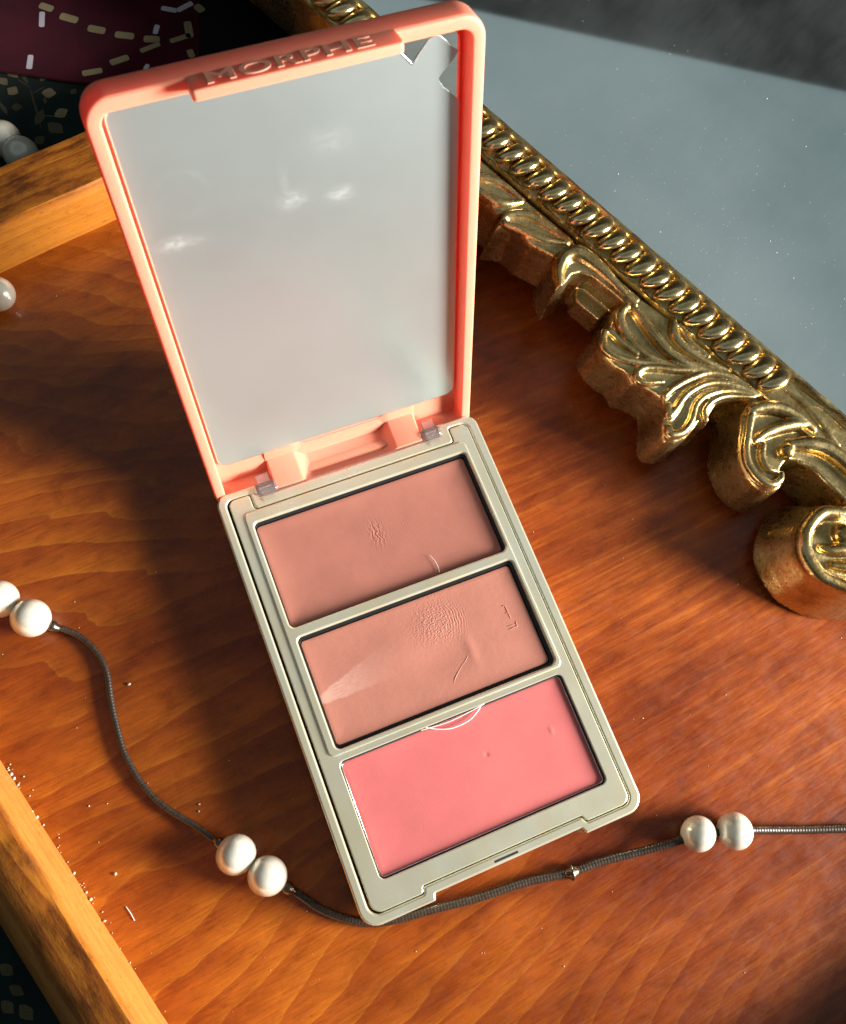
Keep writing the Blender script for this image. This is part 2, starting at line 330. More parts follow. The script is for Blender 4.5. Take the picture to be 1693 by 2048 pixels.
def tag(o, label=None, cat=None, group=None, kind=None):
    if label: o['label'] = label
    if cat: o['category'] = cat
    if group: o['group'] = group
    if kind: o['kind'] = kind
    return o
def empty(name, label, cat, mw=None, group=None):
    o = bpy.data.objects.new(name, None); C.objects.link(o); o.empty_display_size = 0.01
    if mw is not None: o.matrix_basis = mw
    return tag(o, label, cat, group)
def fillet(pts, rads, seg=6):
    res = []; n = len(pts)
    if not isinstance(rads, (list, tuple)): rads = [rads]*n
    for i in range(n):
        p = Vector(pts[i]); a = Vector(pts[i-1])-p; b = Vector(pts[(i+1) % n])-p; r = rads[i]
        if r <= 0: res.append(tuple(p)); continue
        a_l, b_l = a.length, b.length; a.normalize(); b.normalize()
        ang = a.angle(b); t = min(r/math.tan(ang/2), a_l*0.49, b_l*0.49); r = t*math.tan(ang/2)
        c = p+(a+b).normalized()*(r/math.sin(ang/2))
        s = p+a*t-c; e = p+b*t-c
        a0 = math.atan2(s.y, s.x); da = (math.atan2(e.y, e.x)-a0+math.pi) % (2*math.pi)-math.pi
        for j in range(seg+1):
            w = a0+da*j/seg; res.append((c.x+r*math.cos(w), c.y+r*math.sin(w)))
    return res
def rrect(x0, x1, y0, y1, r, seg=6): return fillet([(x0, y0), (x1, y0), (x1, y1), (x0, y1)], r, seg)
def ccw(pl):
    return pl if sum(pl[i-1][0]*pl[i][1]-pl[i][0]*pl[i-1][1] for i in range(len(pl))) > 0 else pl[::-1]
def inset(poly, d):
    r = []; n = len(poly); poly = ccw(poly)
    for i in range(n):
        p = Vector(poly[i]); a = p-Vector(poly[i-1]); b = Vector(poly[(i+1) % n])-p
        if a.length < 1e-7: a = b.copy()
        if b.length < 1e-7: b = a.copy()
        a.normalize(); b.normalize()
        na = Vector((-a.y, a.x)); nb = Vector((-b.y, b.x)); m = na+nb
        if m.length < 1e-6: m = na
        m = m/max(0.35, m.dot(na)); r.append((p.x+m.x*d, p.y+m.y*d))
    return r
def curve_mesh(polys, z0, z1, bev, res=2):
    """plate with holes: first outline is the outside, the others are holes; rounded top edge"""
    V = []; F = []; tops = []; bots = []
    for k, pl in enumerate(polys):
        pl = ccw(pl); sg = 1 if k == 0 else -1; n = len(pl)
        prof = [(0, z0), (0, z1-bev)]+[(bev*(1-math.cos(t*math.pi/2/(res+1))), z1-bev+bev*math.sin(t*math.pi/2/(res+1))) for t in range(1, res+2)]
        base = len(V)
        for d, z in prof:
            V += [(x, y, z) for x, y in (inset(pl, sg*d) if d > 1e-6 else pl)]
        for r_ in range(len(prof)-1):
            for i in range(n):
                j = (i+1) % n; q = (base+r_*n+i, base+r_*n+j, base+(r_+1)*n+j, base+(r_+1)*n+i)
                F.append(q if k == 0 else q[::-1])
        bots.append([base+i for i in range(n)]); tops.append([base+(len(prof)-1)*n+i for i in range(n)])
    for idx, flip in ((tops, False), (bots, True)):
        flat = [i for l in idx for i in l]
        tri = geometry.tessellate_polygon([[Vector((V[i][0], V[i][1], 0)) for i in l] for l in idx])
        for t in tri:
            q = [flat[i] for i in t]
            A, B, D = [Vector(V[i][:2]) for i in q]
            up = (B-A).x*(D-A).y-(B-A).y*(D-A).x > 0
            F.append(tuple(q) if up != flip else tuple(q[::-1]))
    me = bpy.data.meshes.new('plate'); me.from_pydata([(x*MM, y*MM, z*MM) for x, y, z in V], [], F); me.validate(); me.update()
    return me
def solid(name, polys, z0, z1, bev, mat, parent=None, mw=None, res=2, auto=35):
    return link(name, curve_mesh(polys, z0, z1, bev, res), mat, parent, True, mw, auto)
def loft(loops, cap0=True, cap1=True):
    v = [p for l in loops for p in l]; n = len(loops[0]); f = []
    for k in range(len(loops)-1):
        for i in range(n):
            j = (i+1) % n; f.append((k*n+i, k*n+j, (k+1)*n+j, (k+1)*n+i))
    if cap0: f.append(tuple(range(n))[::-1])
    if cap1: f.append(tuple((len(loops)-1)*n+i for i in range(n)))
    return v, f
def box(x0, x1, y0, y1, z0, z1):
    v = [(x, y, z) for z in (z0, z1) for y in (y0, y1) for x in (x0, x1)]
    return v, [(0, 2, 3, 1), (4, 5, 7, 6), (0, 1, 5, 4), (2, 6, 7, 3), (0, 4, 6, 2), (1, 3, 7, 5)]
def join(parts):
    V = []; F = []
    for v, f in parts:
        o = len(V); V += list(v); F += [tuple(i+o for i in q) for q in f]
    return V, F
def catmull(pts, rad=None, sub=6):
    P = [Vector(p) for p in pts]; out = []; ro = []
    if rad is None: rad = [1]*len(P)
    for i in range(len(P)-1):
        p0 = P[i-1] if i else P[0]*2-P[1]; p1 = P[i]; p2 = P[i+1]; p3 = P[i+2] if i+2 < len(P) else P[-1]*2-P[-2]
        for j in range(sub):
            t = j/sub
            out.append(0.5*((2*p1)+(p2-p0)*t+(2*p0-5*p1+4*p2-p3)*t*t+(3*p1-p0-3*p2+p3)*t**3)); ro.append(rad[i]*(1-t)+rad[i+1]*t)
    out.append(P[-1]); ro.append(rad[-1])
    return out, ro
def tube(path, rad, seg=10, flat=1.0, caps=True):
    """round tube with domed ends along a list of Vectors"""
    loops = []; n = len(path)
    if isinstance(rad, (int, float)): rad = [rad]*n
    up = Vector((0, 0, 1))
    T = [(path[min(i+1, n-1)]-path[max(i-1, 0)]).normalized() for i in range(n)]
    def ring(c, t, r):
        s = t.cross(up)
        if s.length < 1e-4: s = Vector((1, 0, 0))
        s.normalize(); u = s.cross(t).normalized()
        return [tuple(c+s*r*math.cos(2*math.pi*k/seg)+u*r*flat*math.sin(2*math.pi*k/seg)) for k in range(seg)]
    if caps:
        for a in (80, 55, 28): loops.append(ring(path[0]-T[0]*rad[0]*math.sin(R(a)), T[0], rad[0]*math.cos(R(a))))
    for c, t, r in zip(path, T, rad): loops.append(ring(c, t, r))
    if caps:
        for a in (28, 55, 80): loops.append(ring(path[-1]+T[-1]*rad[-1]*math.sin(R(a)), T[-1], rad[-1]*math.cos(R(a))))
    return loft(loops)
def ellipsoid(rx, ry, rz, nu=24, nv=14, dent=0.0):
    loops = []
    for j in range(1, nv):
        a = math.pi*j/nv; r = math.sin(a); z = -math.cos(a)
        loops.append([(rx*r*math.cos(2*math.pi*i/nu), ry*r*math.sin(2*math.pi*i/nu), rz*z) for i in range(nu)])
    return loft(loops)

# ------------------------------------------------------------------ dark wall of the room, seen only in the mirror
k = NM('dark_wall_paint'); pw = k.pos(0)
M['wall'] = k.done(k.bsdf(Base_Color=k.ramp(k.noise(pw, 0.004, 4, 0.6), [(0.3, (0.012, 0.013, 0.005)), (0.6, (0.042, 0.034, 0.012))]), Roughness=0.8))
wd = Vector((math.cos(R(64)), math.sin(R(64)))); wt = Vector((-wd.y, wd.x)); wp = Vector((100, 80))+wd*1500
wl = [wp+wt*2200, wp-wt*2200, wp-wt*2200+wd*90, wp+wt*2200+wd*90]
WALL = loft([[(p.x, p.y, z) for p in wl] for z in (-700, 1690)])

# ------------------------------------------------------------------ tablecloth under the tray
def grid(x0, x1, y0, y1, nx, ny, fz):
    v = [(x0+(x1-x0)*i/nx, y0+(y1-y0)*j/ny, 0) for j in range(ny+1) for i in range(nx+1)]
    v = [(x, y, fz(x, y)) for x, y, _ in v]
    f = [(j*(nx+1)+i, j*(nx+1)+i+1, (j+1)*(nx+1)+i+1, (j+1)*(nx+1)+i) for j in range(ny) for i in range(nx)]
    return v, f
CZ = -3.2
tag(mesh_obj('wall', *WALL, M['wall'], None, False), 'dark olive brown wall beyond the table', 'wall', kind='structure')
tcl = mesh_obj('tablecloth', *grid(-700, 800, -700, 800, 4, 4, lambda x, y: CZ), M['green'])
tag(tcl, 'dark green tablecloth with beige leaf print under the tray', 'tablecloth', kind='structure')
def leaf_pts(a, b, w, n=7):
    a = Vector(a); b = Vector(b); d = b-a; s = Vector((-d.y, d.x)).normalized()
    pr = [0, .55, .9, 1, .85, .5, 0]
    L = [a+d*(i/(n-1))+s*w*pr[i]*(1+.12*math.sin(i*2.1)) for i in range(n)]; Rr = [a+d*(i/(n-1))-s*w*pr[i]*(1-.1*math.sin(i*1.7)) for i in range(1, n-1)]
    return L+Rr[::-1]
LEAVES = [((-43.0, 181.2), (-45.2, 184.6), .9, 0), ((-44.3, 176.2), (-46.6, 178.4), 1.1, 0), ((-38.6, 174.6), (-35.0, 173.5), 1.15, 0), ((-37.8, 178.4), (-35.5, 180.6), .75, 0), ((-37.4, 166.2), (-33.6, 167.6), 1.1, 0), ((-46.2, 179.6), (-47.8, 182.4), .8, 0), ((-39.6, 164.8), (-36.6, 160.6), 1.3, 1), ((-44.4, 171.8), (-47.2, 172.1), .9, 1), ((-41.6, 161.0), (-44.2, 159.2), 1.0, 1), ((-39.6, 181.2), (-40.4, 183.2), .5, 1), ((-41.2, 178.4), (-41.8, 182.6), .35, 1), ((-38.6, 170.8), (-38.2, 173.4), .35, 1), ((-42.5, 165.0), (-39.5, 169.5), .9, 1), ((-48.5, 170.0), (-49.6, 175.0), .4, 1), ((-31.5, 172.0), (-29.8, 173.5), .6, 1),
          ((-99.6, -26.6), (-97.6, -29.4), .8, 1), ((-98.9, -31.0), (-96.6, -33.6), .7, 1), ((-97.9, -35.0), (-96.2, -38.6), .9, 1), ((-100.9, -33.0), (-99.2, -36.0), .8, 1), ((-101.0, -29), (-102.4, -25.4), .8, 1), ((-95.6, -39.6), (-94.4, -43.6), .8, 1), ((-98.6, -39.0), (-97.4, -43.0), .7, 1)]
for a, b, w, dim in LEAVES:
    pts = leaf_pts(a, b, w*1.35)
    v, f = loft([[(x, y, CZ+0.02) for x, y in pts], [(x, y, CZ+0.045) for x, y in pts]])
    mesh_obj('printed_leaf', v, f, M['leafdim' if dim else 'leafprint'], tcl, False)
for a, b, w, dim in [((-41.5, 163), (-41.0, 178), .25, 1), ((-41, 175), (-37, 176.5), .18, 1), ((-41, 177), (-43.5, 181), .18, 1), ((-41.2, 168), (-36.5, 166), .2, 1)]:
    pts = leaf_pts(a, b, w); v, f = loft([[(x, y, CZ+0.02) for x, y in pts], [(x, y, CZ+0.04) for x, y in pts]])
    mesh_obj('printed_stem', v, f, M['leafdim'], tcl, False)

# burgundy scarf folded on the cloth
WZ = -1.6
scarf = empty('burgundy_cloth', 'burgundy cloth with beige and white dashes lying behind the tray', 'cloth', Matrix.Translation((-0.01, 0.2, WZ*MM)))
def at0(o): o.matrix_parent_inverse = o.parent.matrix_basis.inverted(); return o
edge = [(-70, 190), (-54, 186.5), (-46.3, 182.8), (-39.4, 179.4), (-33, 176.0), (-29.0, 174.2), (-25.6, 172.8), (-15, 172.4), (4.0, 172.6)]
def fold(x, y): return WZ + 0.9*math.exp(-((x*0.97+y*0.26-7.0)/2.2)**2)*0 + 0.6*math.sin((x+0.3*y)*0.12)*math.exp(-((y-200)/40)**2)*0.3
poly = edge+[(12, 198), (24, 235), (-90, 290), (-120, 210)]
me_s = curve_mesh([fillet(poly, 1.0, 3)], WZ-0.6, WZ, 0.2)
at0(link('cloth_panel', me_s, M['wine'], scarf, True, None, 35))
me_b = curve_mesh([[(4.2, 172.6), (30, 172), (70, 178), (90, 260), (24.4, 235), (12.2, 198)]], WZ-0.6, WZ+0.05, 0.2)
at0(link('black_border', me_b, M['blackcloth'], scarf, True, None, 35))
# loose fold standing up at the far left
vf, ff = loft([[(-70+0.8*i-0.10*j*i*0.2, 186.0+j*3.2+0.25*i*0, WZ-0.1+2.4*math.sin(math.pi*i/11)) for i in range(12)] for j in range(20)], False, False)
ff = [q for q in ff if abs((q[0] % 12)-(q[1] % 12)) == 1]
at0(mesh_obj('cloth_fold', vf, ff, M['wine'], scarf))
DASH = [((-31.5, 199.1), (-33.0, 194.1), .75, 1), ((-38.0, 185.8), (-39.6, 181.4), .75, 1), ((-31.6, 201.6), (-28.6, 199.1), 1.1, 0), ((-27.4, 196.6), (-23.4, 193.6), 1.2, 0), ((-21.5, 190.6), (-17.4, 188.2), 1.2, 0), ((-15.2, 186.6), (-10.6, 184.4), 1.15, 0), ((-8.4, 183.0), (-4.3, 181.6), 1.1, 0), ((-27.0, 176.2), (-21.7, 175.8), .95, 0), ((-19.1, 177.5), (-13.9, 178.2), .95, 0), ((-10.4, 179.2), (-4.7, 180.3), .75, 0), ((-1.9, 180.3), (4.0, 180.9), .8, 0), ((-5.0, 183.8), (-3.5, 186.6), .7, 1), ((4.6, 185.6), (3.6, 180.0), 1.1, 0), ((-11.0, 172.9), (-9.7, 174.4), .6, 1), ((2.2, 176.2), (2.2, 173.4), .9, 0), ((-0.8, 192.0), (3.0, 189.9), .8, 1), ((3.0, 189.9), (7.9, 191.5), .8, 1), ((8.5, 190.5), (9.7, 187.7), 1.2, 0)]
for a, b, w, wh in DASH:
    a = Vector(a); b = Vector(b); d = (b-a).normalized(); s = Vector((-d.y, d.x))*w
    pl = fillet([tuple(a-s), tuple(b-s*(1+random.uniform(-.1, .1))), tuple(b+s), tuple(a+s*(1+random.uniform(-.1, .1)))], w*0.6, 3)
    v, f = loft([[(x, y, WZ+0.06) for x, y in pl], [(x, y, WZ+0.09) for x, y in pl]])
    at0(mesh_obj('printed_dash', v, f, M['dashw' if wh else 'dash'], scarf, False))

# ------------------------------------------------------------------ wooden tray
tray = empty('wooden_tray', 'orange varnished pine tray with worn raised edges under the compact', 'tray')
JB = Vector((-61.4, 122.19)); DB = Vector((30.7, 6.62)).normalized(); NB = Vector((-DB.y, DB.x))       # inner foot of the back edge
JL = Vector((-89.03, 11.26)); DL = Vector((16.93, -59.82)).normalized(); NL = Vector((DL.y, -DL.x))     # inner foot of the left edge, NL points outwards (left)
def isect(p, d, q, e):
    den = d.x*e.y-d.y*e.x; t = ((q.x-p.x)*e.y-(q.y-p.y)*e.x)/den; return p+d*t
cor = isect(JB, DB, JL, DL)
FQ = Vector((62.0, -108.5)); DF = Vector((math.cos(R(16)), math.sin(R(16))))                          # front edge, outside the picture
RQ = Vector((300.0, 60.0)); DR = Vector((DL.x, DL.y))
c1 = isect(FQ, DF, JL, DL); c2 = isect(FQ, DF, RQ, DR); c3 = isect(JB, DB, RQ, DR)
inner = [cor, c1, c2, c3]
def off(p, d): return p+d
fl = [tuple(p+(p-Vector((100, 20))).normalized()*1.0) for p in inner]
v, f = loft([[(x, y, -3.0) for x, y in fl], [(x, y, 0.0) for x, y in fl]])
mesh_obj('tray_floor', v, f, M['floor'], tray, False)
def rail(name, p0, p1, nrm, prof, mat, lab=None):
    """prof: (offset outwards, height) points"""
    n = max(2, int((p1-p0).length/3)); d = (p1-p0)
    L = []
    for i in range(n+1):
        t = i/n; p = p0+d*t; w = 0.16*math.sin(t*37)+0.12*math.sin(t*83+1)
        L.append([(p.x+nrm.x*(o+(w if 0 < k < 4 else 0)), p.y+nrm.y*(o+(w if 0 < k < 4 else 0)), z+w*(0.6 if z > 5 else 0)) for k, (o, z) in enumerate(prof)])
    v, f = loft(L)
    o = mesh_obj(name, v, f, mat, tray, True, None, 40)
    if lab: o['label'] = lab
    return o
PB = [(0, -2.9), (0.4, 3), (1.4, 9), (2.15, 12.2), (2.7, 13.0), (9.0, 13.25), (16.2, 13.0), (17.0, 12.2), (17.4, 9), (17.6, -2.9)]
PL = [(0, -2.9), (0.25, 5), (0.7, 14.4), (0.85, 15.3), (1.35, 15.75), (5.5, 15.6), (8.6, 14.6), (10.6, 12.6), (13.0, 7.0), (15.4, 1.0), (16.2, -3.0)]
rail('tray_edge', cor-DB*25, c3+DB*5, NB, PB, M['rail_b'], 'worn back edge of the tray')
rail('tray_edge', cor-DL*3, c1+DL*6, NL, PL, M['rail_l'], 'worn left edge of the tray')
NF = Vector((DF.y, -DF.x))
rail('tray_edge', c1, c2, NF, PL, M['rail_b']); rail('tray_edge', c2, c3, Vector((-NL.x, -NL.y)), PB, M['rail_l'])

# ------------------------------------------------------------------ compact palette
compact = empty('blush_palette', 'open coral and champagne blush palette with three pans and a raised mirror lid', 'makeup palette')
HY = 46.9; TH = R(107.914); HT = 10.0
DLid = Vector((0, -math.cos(TH), math.sin(TH))); NOut = Vector((0, math.sin(TH), math.cos(TH)))
ML = Matrix(((1, DLid.x, -NOut.x, 0), (0, DLid.y, -NOut.y, HY*MM), (0, DLid.z, -NOut.z, HT*MM), (0, 0, 0, 1)))
lift = lambda x, y: 1.9*max(0.0, min(1.0, (10-y)/50.0))
# case: outer shell with front notch and hinge cut at the back
case_out = fillet([(-31, -46.9), (-16.2, -46.9), (-15.7, -45.6), (16.7, -45.6), (17.2, -46.9), (31, -46.9), (31, 46.9), (21.6, 46.9), (21.6, 44.0), (-21.6, 44.0), (-21.6, 46.9), (-31, 46.9)],
                  [3.6, .35, .35, .35, .35, 3.6, 2.6, .4, .4, .4, .4, 2.6])
seam = [(-29.0, -44.95), (-17.9, -44.95), (-17.4, -43.6), (17.5, -43.6), (18.2, -44.95), (28.7, -44.95), (28.7, 45.3), (24.0, 45.3), (24.0, 41.6), (-23.4, 41.6), (-23.4, 45.3), (-29.0, 45.3)]
srad = [2.2, .6, .5, .5, .6, 2.0, 1.6, .5, 1.0, 1.0, .5, 1.6]
me = curve_mesh([case_out, fillet(seam, srad)], 0.0, HT, 0.45)
for vv in me.vertices:
    if vv.co.z < 3*MM: vv.co.z += lift(vv.co.x/MM, vv.co.y/MM)*MM
link('case', me, M['champ'], compact, True, None, 35)
me = curve_mesh([fillet([(x*0.985, y*0.985) for x, y in seam], srad)], 2.2, 6.4, 0.1)
link('case_floor', me, M['black'], compact, True, None, 35)
pans = [(-24.9, 25.5, 13.9, 38.6), (-24.5, 25.5, -12.95, 11.6), (-24.9, 25.55, -39.4, -15.3)]
holes = [rrect(*p, 1.2) for p in pans]
plate_out = inset(seam, 0.22); plate_out = [(x+(0.28 if x < -28 else 0), y) for x, y in plate_out]
solid('pan_plate', [fillet(plate_out, srad)]+holes, 6.5, 9.97, 0.22, M['champ'], compact)
# hinge bridge at the back of the plate
solid('hinge_bridge', [fillet([(-23.0, 41.85), (23.6, 41.85), (23.6, 43.8), (-23.0, 43.8)], .3)], 4.0, 9.8, 0.2, M['champ'], compact)
# raised lip round the two rear pans
solid('raised_lip', [fillet([(-26.3, -12.0), (-25.6, -14.2), (26.1, -14.2), (26.7, -12.0), (26.0, 42.6), (25.2, 43.3-2.0), (-25.2, 41.3), (-26.1, 42.4)][0:0] or [(-26.3, -14.0), (26.7, -14.0), (26.3, 41.2), (-26.3, 41.2)], 1.4)]+[rrect(p[0]-.12, p[1]+.12, p[2]-.12, p[3]+.12, 1.3) for p in pans[:2]], 9.0, 10.25, 0.28, M['champ'], compact)

def pan(p, ins, top, pw, lab, dish, tin=False):
    x0, x1, y0, y1 = p
    l, r, b, t = ins
    solid('pan_well', [rrect(x0-.02, x1+.02, y0-.02, y1+.02, 1.2), rrect(x0+l*.8, x1-r*.8, y0+b*.8, y1-t*.8, .9)], 6.45, 9.35, 0.05, M['black'], compact)
    X0, X1, Y0, Y1 = x0+l, x1-r, y0+b, y1-t
    loops = []
    def L(i, z, rr): return [(x, y, z) for x, y in rrect(X0+i, X1-i, Y0+i, Y1-i, rr, 5)]
    loops += [L(0.0, 6.42, .9), L(0, top-.25, .9), L(.08, top-.06, .85), L(.25, top, .8)]
    for i, k in ((1.0, .25), (2.2, .6), (4.0, .9), (7, 1.0), (10.5, 1.0)): loops.append(L(i, top-dish*k, max(.3, .8-i*.05)))
    v, f = loft(loops)
    o = mesh_obj('blush_pan', v, f, pw, compact, True, None, 50); o['label'] = lab
    if tin:
        path = [Vector((x, y, top+.05)) for x, y in rrect(X0-.05, X1+.05, Y0-.05, Y1+.05, 1.0, 5)]; path.append(path[0])
        v, f = tube(path, .17, 6, 1, False); mesh_obj('pan_rim', v, f, M['tin'], o)
    return o
pan(pans[0], (.12, .75, .12, .75), 9.0, M['pw_b'], 'muted rose cream blush at the hinge end', .35)
mid = pan(pans[1], (.40, .95, .75, .85), 9.25, M['pw_m'], 'peach cream blush with a finger print in the middle', .12)
front = pan(pans[2], (.30, .50, .35, .30), 9.05, M['pw_f'], 'coral pink pressed powder at the front', .10, True)
# remains of raised lettering at the right of the middle blush
def bar(a, b, r, z): return tube([Vector((*a, z)), Vector(((a[0]+b[0])/2, (a[1]+b[1])/2, z+.03)), Vector((*b, z))], r, 6, .6)
v, f = join([bar((20.2, 2.6), (20.3, -0.5), .13, 9.14), bar((19.6, 2.6), (20.1, 2.6), .13, 9.14), bar((19.7, 0.9), (20.2, 1.0), .12, 9.14), bar((21.1, -1.5), (20.9, -2.7), .14, 9.14), bar((19.0, -1.9), (21.0, -2.0), .10, 9.14), bar((19.1, -2.6), (20.9, -2.6), .13, 9.14)])
mesh_obj('raised_lettering', v, f, M['pw_m'], mid)
# smeared ridge in the middle blush
pr, rr = catmull([(2.9, -9.8, 9.08), (3.9, -8.2, 9.12), (6.0, -6.4, 9.12), (8.0, -5.0, 9.10), (8.8, -3.4, 9.06)], [.05, .15, .10, .13, .04])
v, f = tube(pr, rr, 6, .7); mesh_obj('smeared_ridge', v, f, M['pw_m'], mid)
# clear pull tab on the front pan
pr, rr = catmull([(-5.6, -15.35, 9.4), (-3.6, -16.5, 9.55), (-0.6, -17.45, 9.6), (3.2, -17.3, 9.6), (5.9, -16.1, 9.55), (7.0, -15.2, 9.5)], None, 5)
v1 = tube(pr, .11, 6); pr2, _ = catmull([(-6.8, -15.5, 9.5), (-1, -16.0, 9.6), (4, -15.7, 9.6), (7.6, -15.3, 9.55)], None, 5)
k = NM('milky_film'); M['milky'] = k.done(k.bsdf(Base_Color=(0.9, 0.9, 0.92), Roughness=0.25, Specular_IOR_Level=0.7))
v, f = join([v1, tube(pr2, .08, 6)]); mesh_obj('pull_tab', v, f, M['milky'], front)
# clear hinge knuckles and strip
for x0, x1 in ((-21.3, -18.1), (18.3, 21.3)):
    v, f = join([tube([Vector((x0+(x1-x0)*i/6, 45.4, 9.4)) for i in range(7)], 1.5, 18, 1, True), box(x0+.3, x1-.3, 42.6, 45.2, 9.2, 10.3), box(x0+.2, x1-.2, 45.6, 48.6, 9.3, 10.5)])
    mesh_obj('hinge_knuckle', v, f, M['clear'], compact, True, None, 40)
v, f = join([tube([Vector((-18+36*i/10, 44.15, 9.75)) for i in range(11)], .22, 8)])
mesh_obj('hinge_pin', v, f, M['clear'], compact)
# latch slot
v, f = box(-2.6, 2.6, -44.95, -44.5, 9.90, 10.02); mesh_obj('latch_slot', v, f, M['seam'], compact, False)
v, f = join([box(14.6, 16.9, -45.75, -45.0, 9.0, 9.7), box(16.9, 17.15, -46.2, -45.2, 8.6, 9.8)]); mesh_obj('latch_catch', v, f, M['crimp'], compact, False)

# lid, in its own frame: x across, y from hinge to tip, z out of the mirror towards the user
def LL(i, z, r=4.2): return [(x-.2, y, z) for x, y in fillet([(-30.5+i, -3.6+i), (30.5-i, -3.6+i), (30.5-i, 92-i), (-30.5+i, 92-i)], [max(.4, 2.6-i), max(.4, 2.6-i), max(.6, r-i), max(.6, r-i)], 8)]
loops = [LL(3.0, -6.6), LL(1.7, -6.45), LL(.8, -6.0), LL(.25, -5.2), LL(0, -4.2), LL(0, -.7), LL(.08, -.3), LL(.3, -.06), LL(.55, 0), LL(1.9, 0), LL(2.12, -.05), LL(2.3, -.3), LL(2.38, -4.0)]
v, f = loft(loops)
lid = mesh_obj('lid', v, f, M['coral'], compact, True, ML, 50)
# latch tongue on the tip of the lid, carrying the name
tongue = fillet([(-15.7, 3.4), (-15.7, -2.5), (15.7, -2.5), (15.7, 3.4)], [.7, .2, .2, .7])
me = curve_mesh([tongue], -.78, .78, .3)
# stand the outline up: outline x->x, y->z, thickness->y
me.transform(Matrix(((1, 0, 0, 0), (0, 0, 1, 91.2*MM), (0, 1, 0, 0), (0, 0, 0, 1))))
me.flip_normals()
link('latch_tongue', me, M['coral'], lid, True, None, 40)
fc = bpy.data.curves.new('text', 'FONT'); fc.body = 'MORPHE'; fc.size = 4.35*MM; fc.extrude = .06*MM; fc.bevel_depth = .07*MM; fc.bevel_resolution = 2; fc.align_x = 'CENTER'; fc.offset = .06*MM; fc.space_character = 1.10
fo = bpy.data.objects.new('text', fc); C.objects.link(fo)
me = bpy.data.meshes.new_from_object(fo.evaluated_get(bpy.context.evaluated_depsgraph_get())); bpy.data.objects.remove(fo)
xs = [v.co.x for v in me.vertices]; ys = [v.co.y for v in me.vertices]
sx = 24.6*MM/(max(xs)-min(xs)); sy = 3.0*MM/(max(ys)-min(ys)); mxx = (max(xs)+min(xs))/2
me.transform(Matrix(((sx, 0, 0, -mxx*sx-.8*MM), (0, 0, 1, 92.02*MM), (0, -sy, 0, 2.55*MM+min(ys)*sy), (0, 0, 0, 1))))
link('embossed_name', me, M['coral_l'], lid, True, None, 40)
# mirror glass and its frosted film, torn at one corner
solid('lid_mirror', [rrect(-27.85, 27.4, 5.45, 88.9, 2.4)], -4.6, -3.05, .28, M['mirror'], lid)
fpoly = fillet([(-27.7, 6.45), (27.3, 6.45)], 0)[:0]
fpoly = rrect(-27.6, 27.25, 5.85, 88.7, 2.2)
# replace the upper right corner by the torn outline (anticlockwise: right side going up, then along the top to the left)
low = [p for p in fpoly if not (p[0] > 20 and p[1] > 50)]
ri = max(i for i, p in enumerate(low) if p[0] > 20)
torn = [(27.25, 76.8), (25.9, 78.1), (24.6, 79.5), (23.75, 80.75), (23.6, 81.25), (24.1, 81.9), (25.0, 82.75), (26.2, 83.9), (27.0, 85.0), (25.7, 86.0), (24.9, 87.0), (24.2, 87.75), (23.4, 88.2), (22.3, 88.0), (21.6, 87.6), (20.9, 86.8), (20.0, 85.8), (19.2, 84.9), (18.5, 85.6), (17.6, 86.7), (16.6, 87.9), (16.2, 88.7)]
fpoly = low[:ri+1]+torn+low[ri+1:]
solid('mirror_film', [fpoly], -3.03, -2.97, .02, M['film'], lid, None, 1)
# curled second edge of the tear
pr, rr = catmull([(16.4, 87.9, -2.88), (18.6, 85.3, -2.85), (19.3, 84.7, -2.8), (20.2, 85.8, -2.85), (22.0, 87.8, -2.88)], [.05, .09, .12, .09, .04], 5)
v, f = tube(pr, rr, 6, .6); mesh_obj('film_curl', v, f, M['film'], lid)
# hinge shelf of the lid between the knuckles (profile across x, swept in y)
prof = [(-17.8, 5.0), (-17.8, 9.7), (-17.4, 10.15), (-11.6, 10.25), (-11.0, 10.05), (-10.3, 9.2), (-8.9, 8.15), (-8.2, 7.95), (8.6, 7.95), (9.4, 8.15), (10.4, 9.3), (10.9, 10.05), (11.4, 10.25), (17.2, 10.15), (17.6, 9.7), (17.6, 5.0)]
L = [[(x, y, z+dz if z > 6 else z) for x, z in prof] for y, dz in ((44.35, -.5), (44.55, 0.0), (47.5, .15), (50.6, .55), (51.15, .75), (51.9, 4.7))]
v, f = loft(L); o = mesh_obj('hinge_shelf', v, f, M['coral'], lid, True, None, 45); o.matrix_parent_inverse = ML.inverted()
v, f = join([box(-29.5, -17.9, 46.95, 49.2, 9.0, 10.2), box(17.7, 29.3, 46.95, 49.2, 9.0, 10.2)])

# ------------------------------------------------------------------ gilt mirror, in its own frame: x along the moulding, y towards the glass, z up
E1 = Vector((0.45888, -0.88583, -0.06883)); E3 = Vector((0.01523, -0.06964, 0.99746))
E3.normalize(); E1 = (E1-E3*E1.dot(E3)).normalized(); E2 = E3.cross(E1)
O = Vector((61.16, 115.17, 10.27))
MF = Matrix(((E1.x, E2.x, E3.x, O.x*MM), (E1.y, E2.y, E3.y, O.y*MM), (E1.z, E2.z, E3.z, O.z*MM), (0, 0, 0, 1)))
gm = empty('gilt_mirror', 'ornate gold framed mirror lying across the tray corner behind the compact', 'mirror', MF)
prof = [(-11.9, 0.4), (-12.1, 14.6), (-11.8, 15.3), (-11.3, 15.2), (-10.9, 14.6), (-10.6, 14.9), (-3.9, 15.5), (-3.4, 16.6), (-2.9, 17.0), (-2.3, 16.9), (-1.4, 15.6), (-0.4, 14.0), (0.0, 13.2), (0.1, 12.4), (6, 12.4), (6, 0.4)]
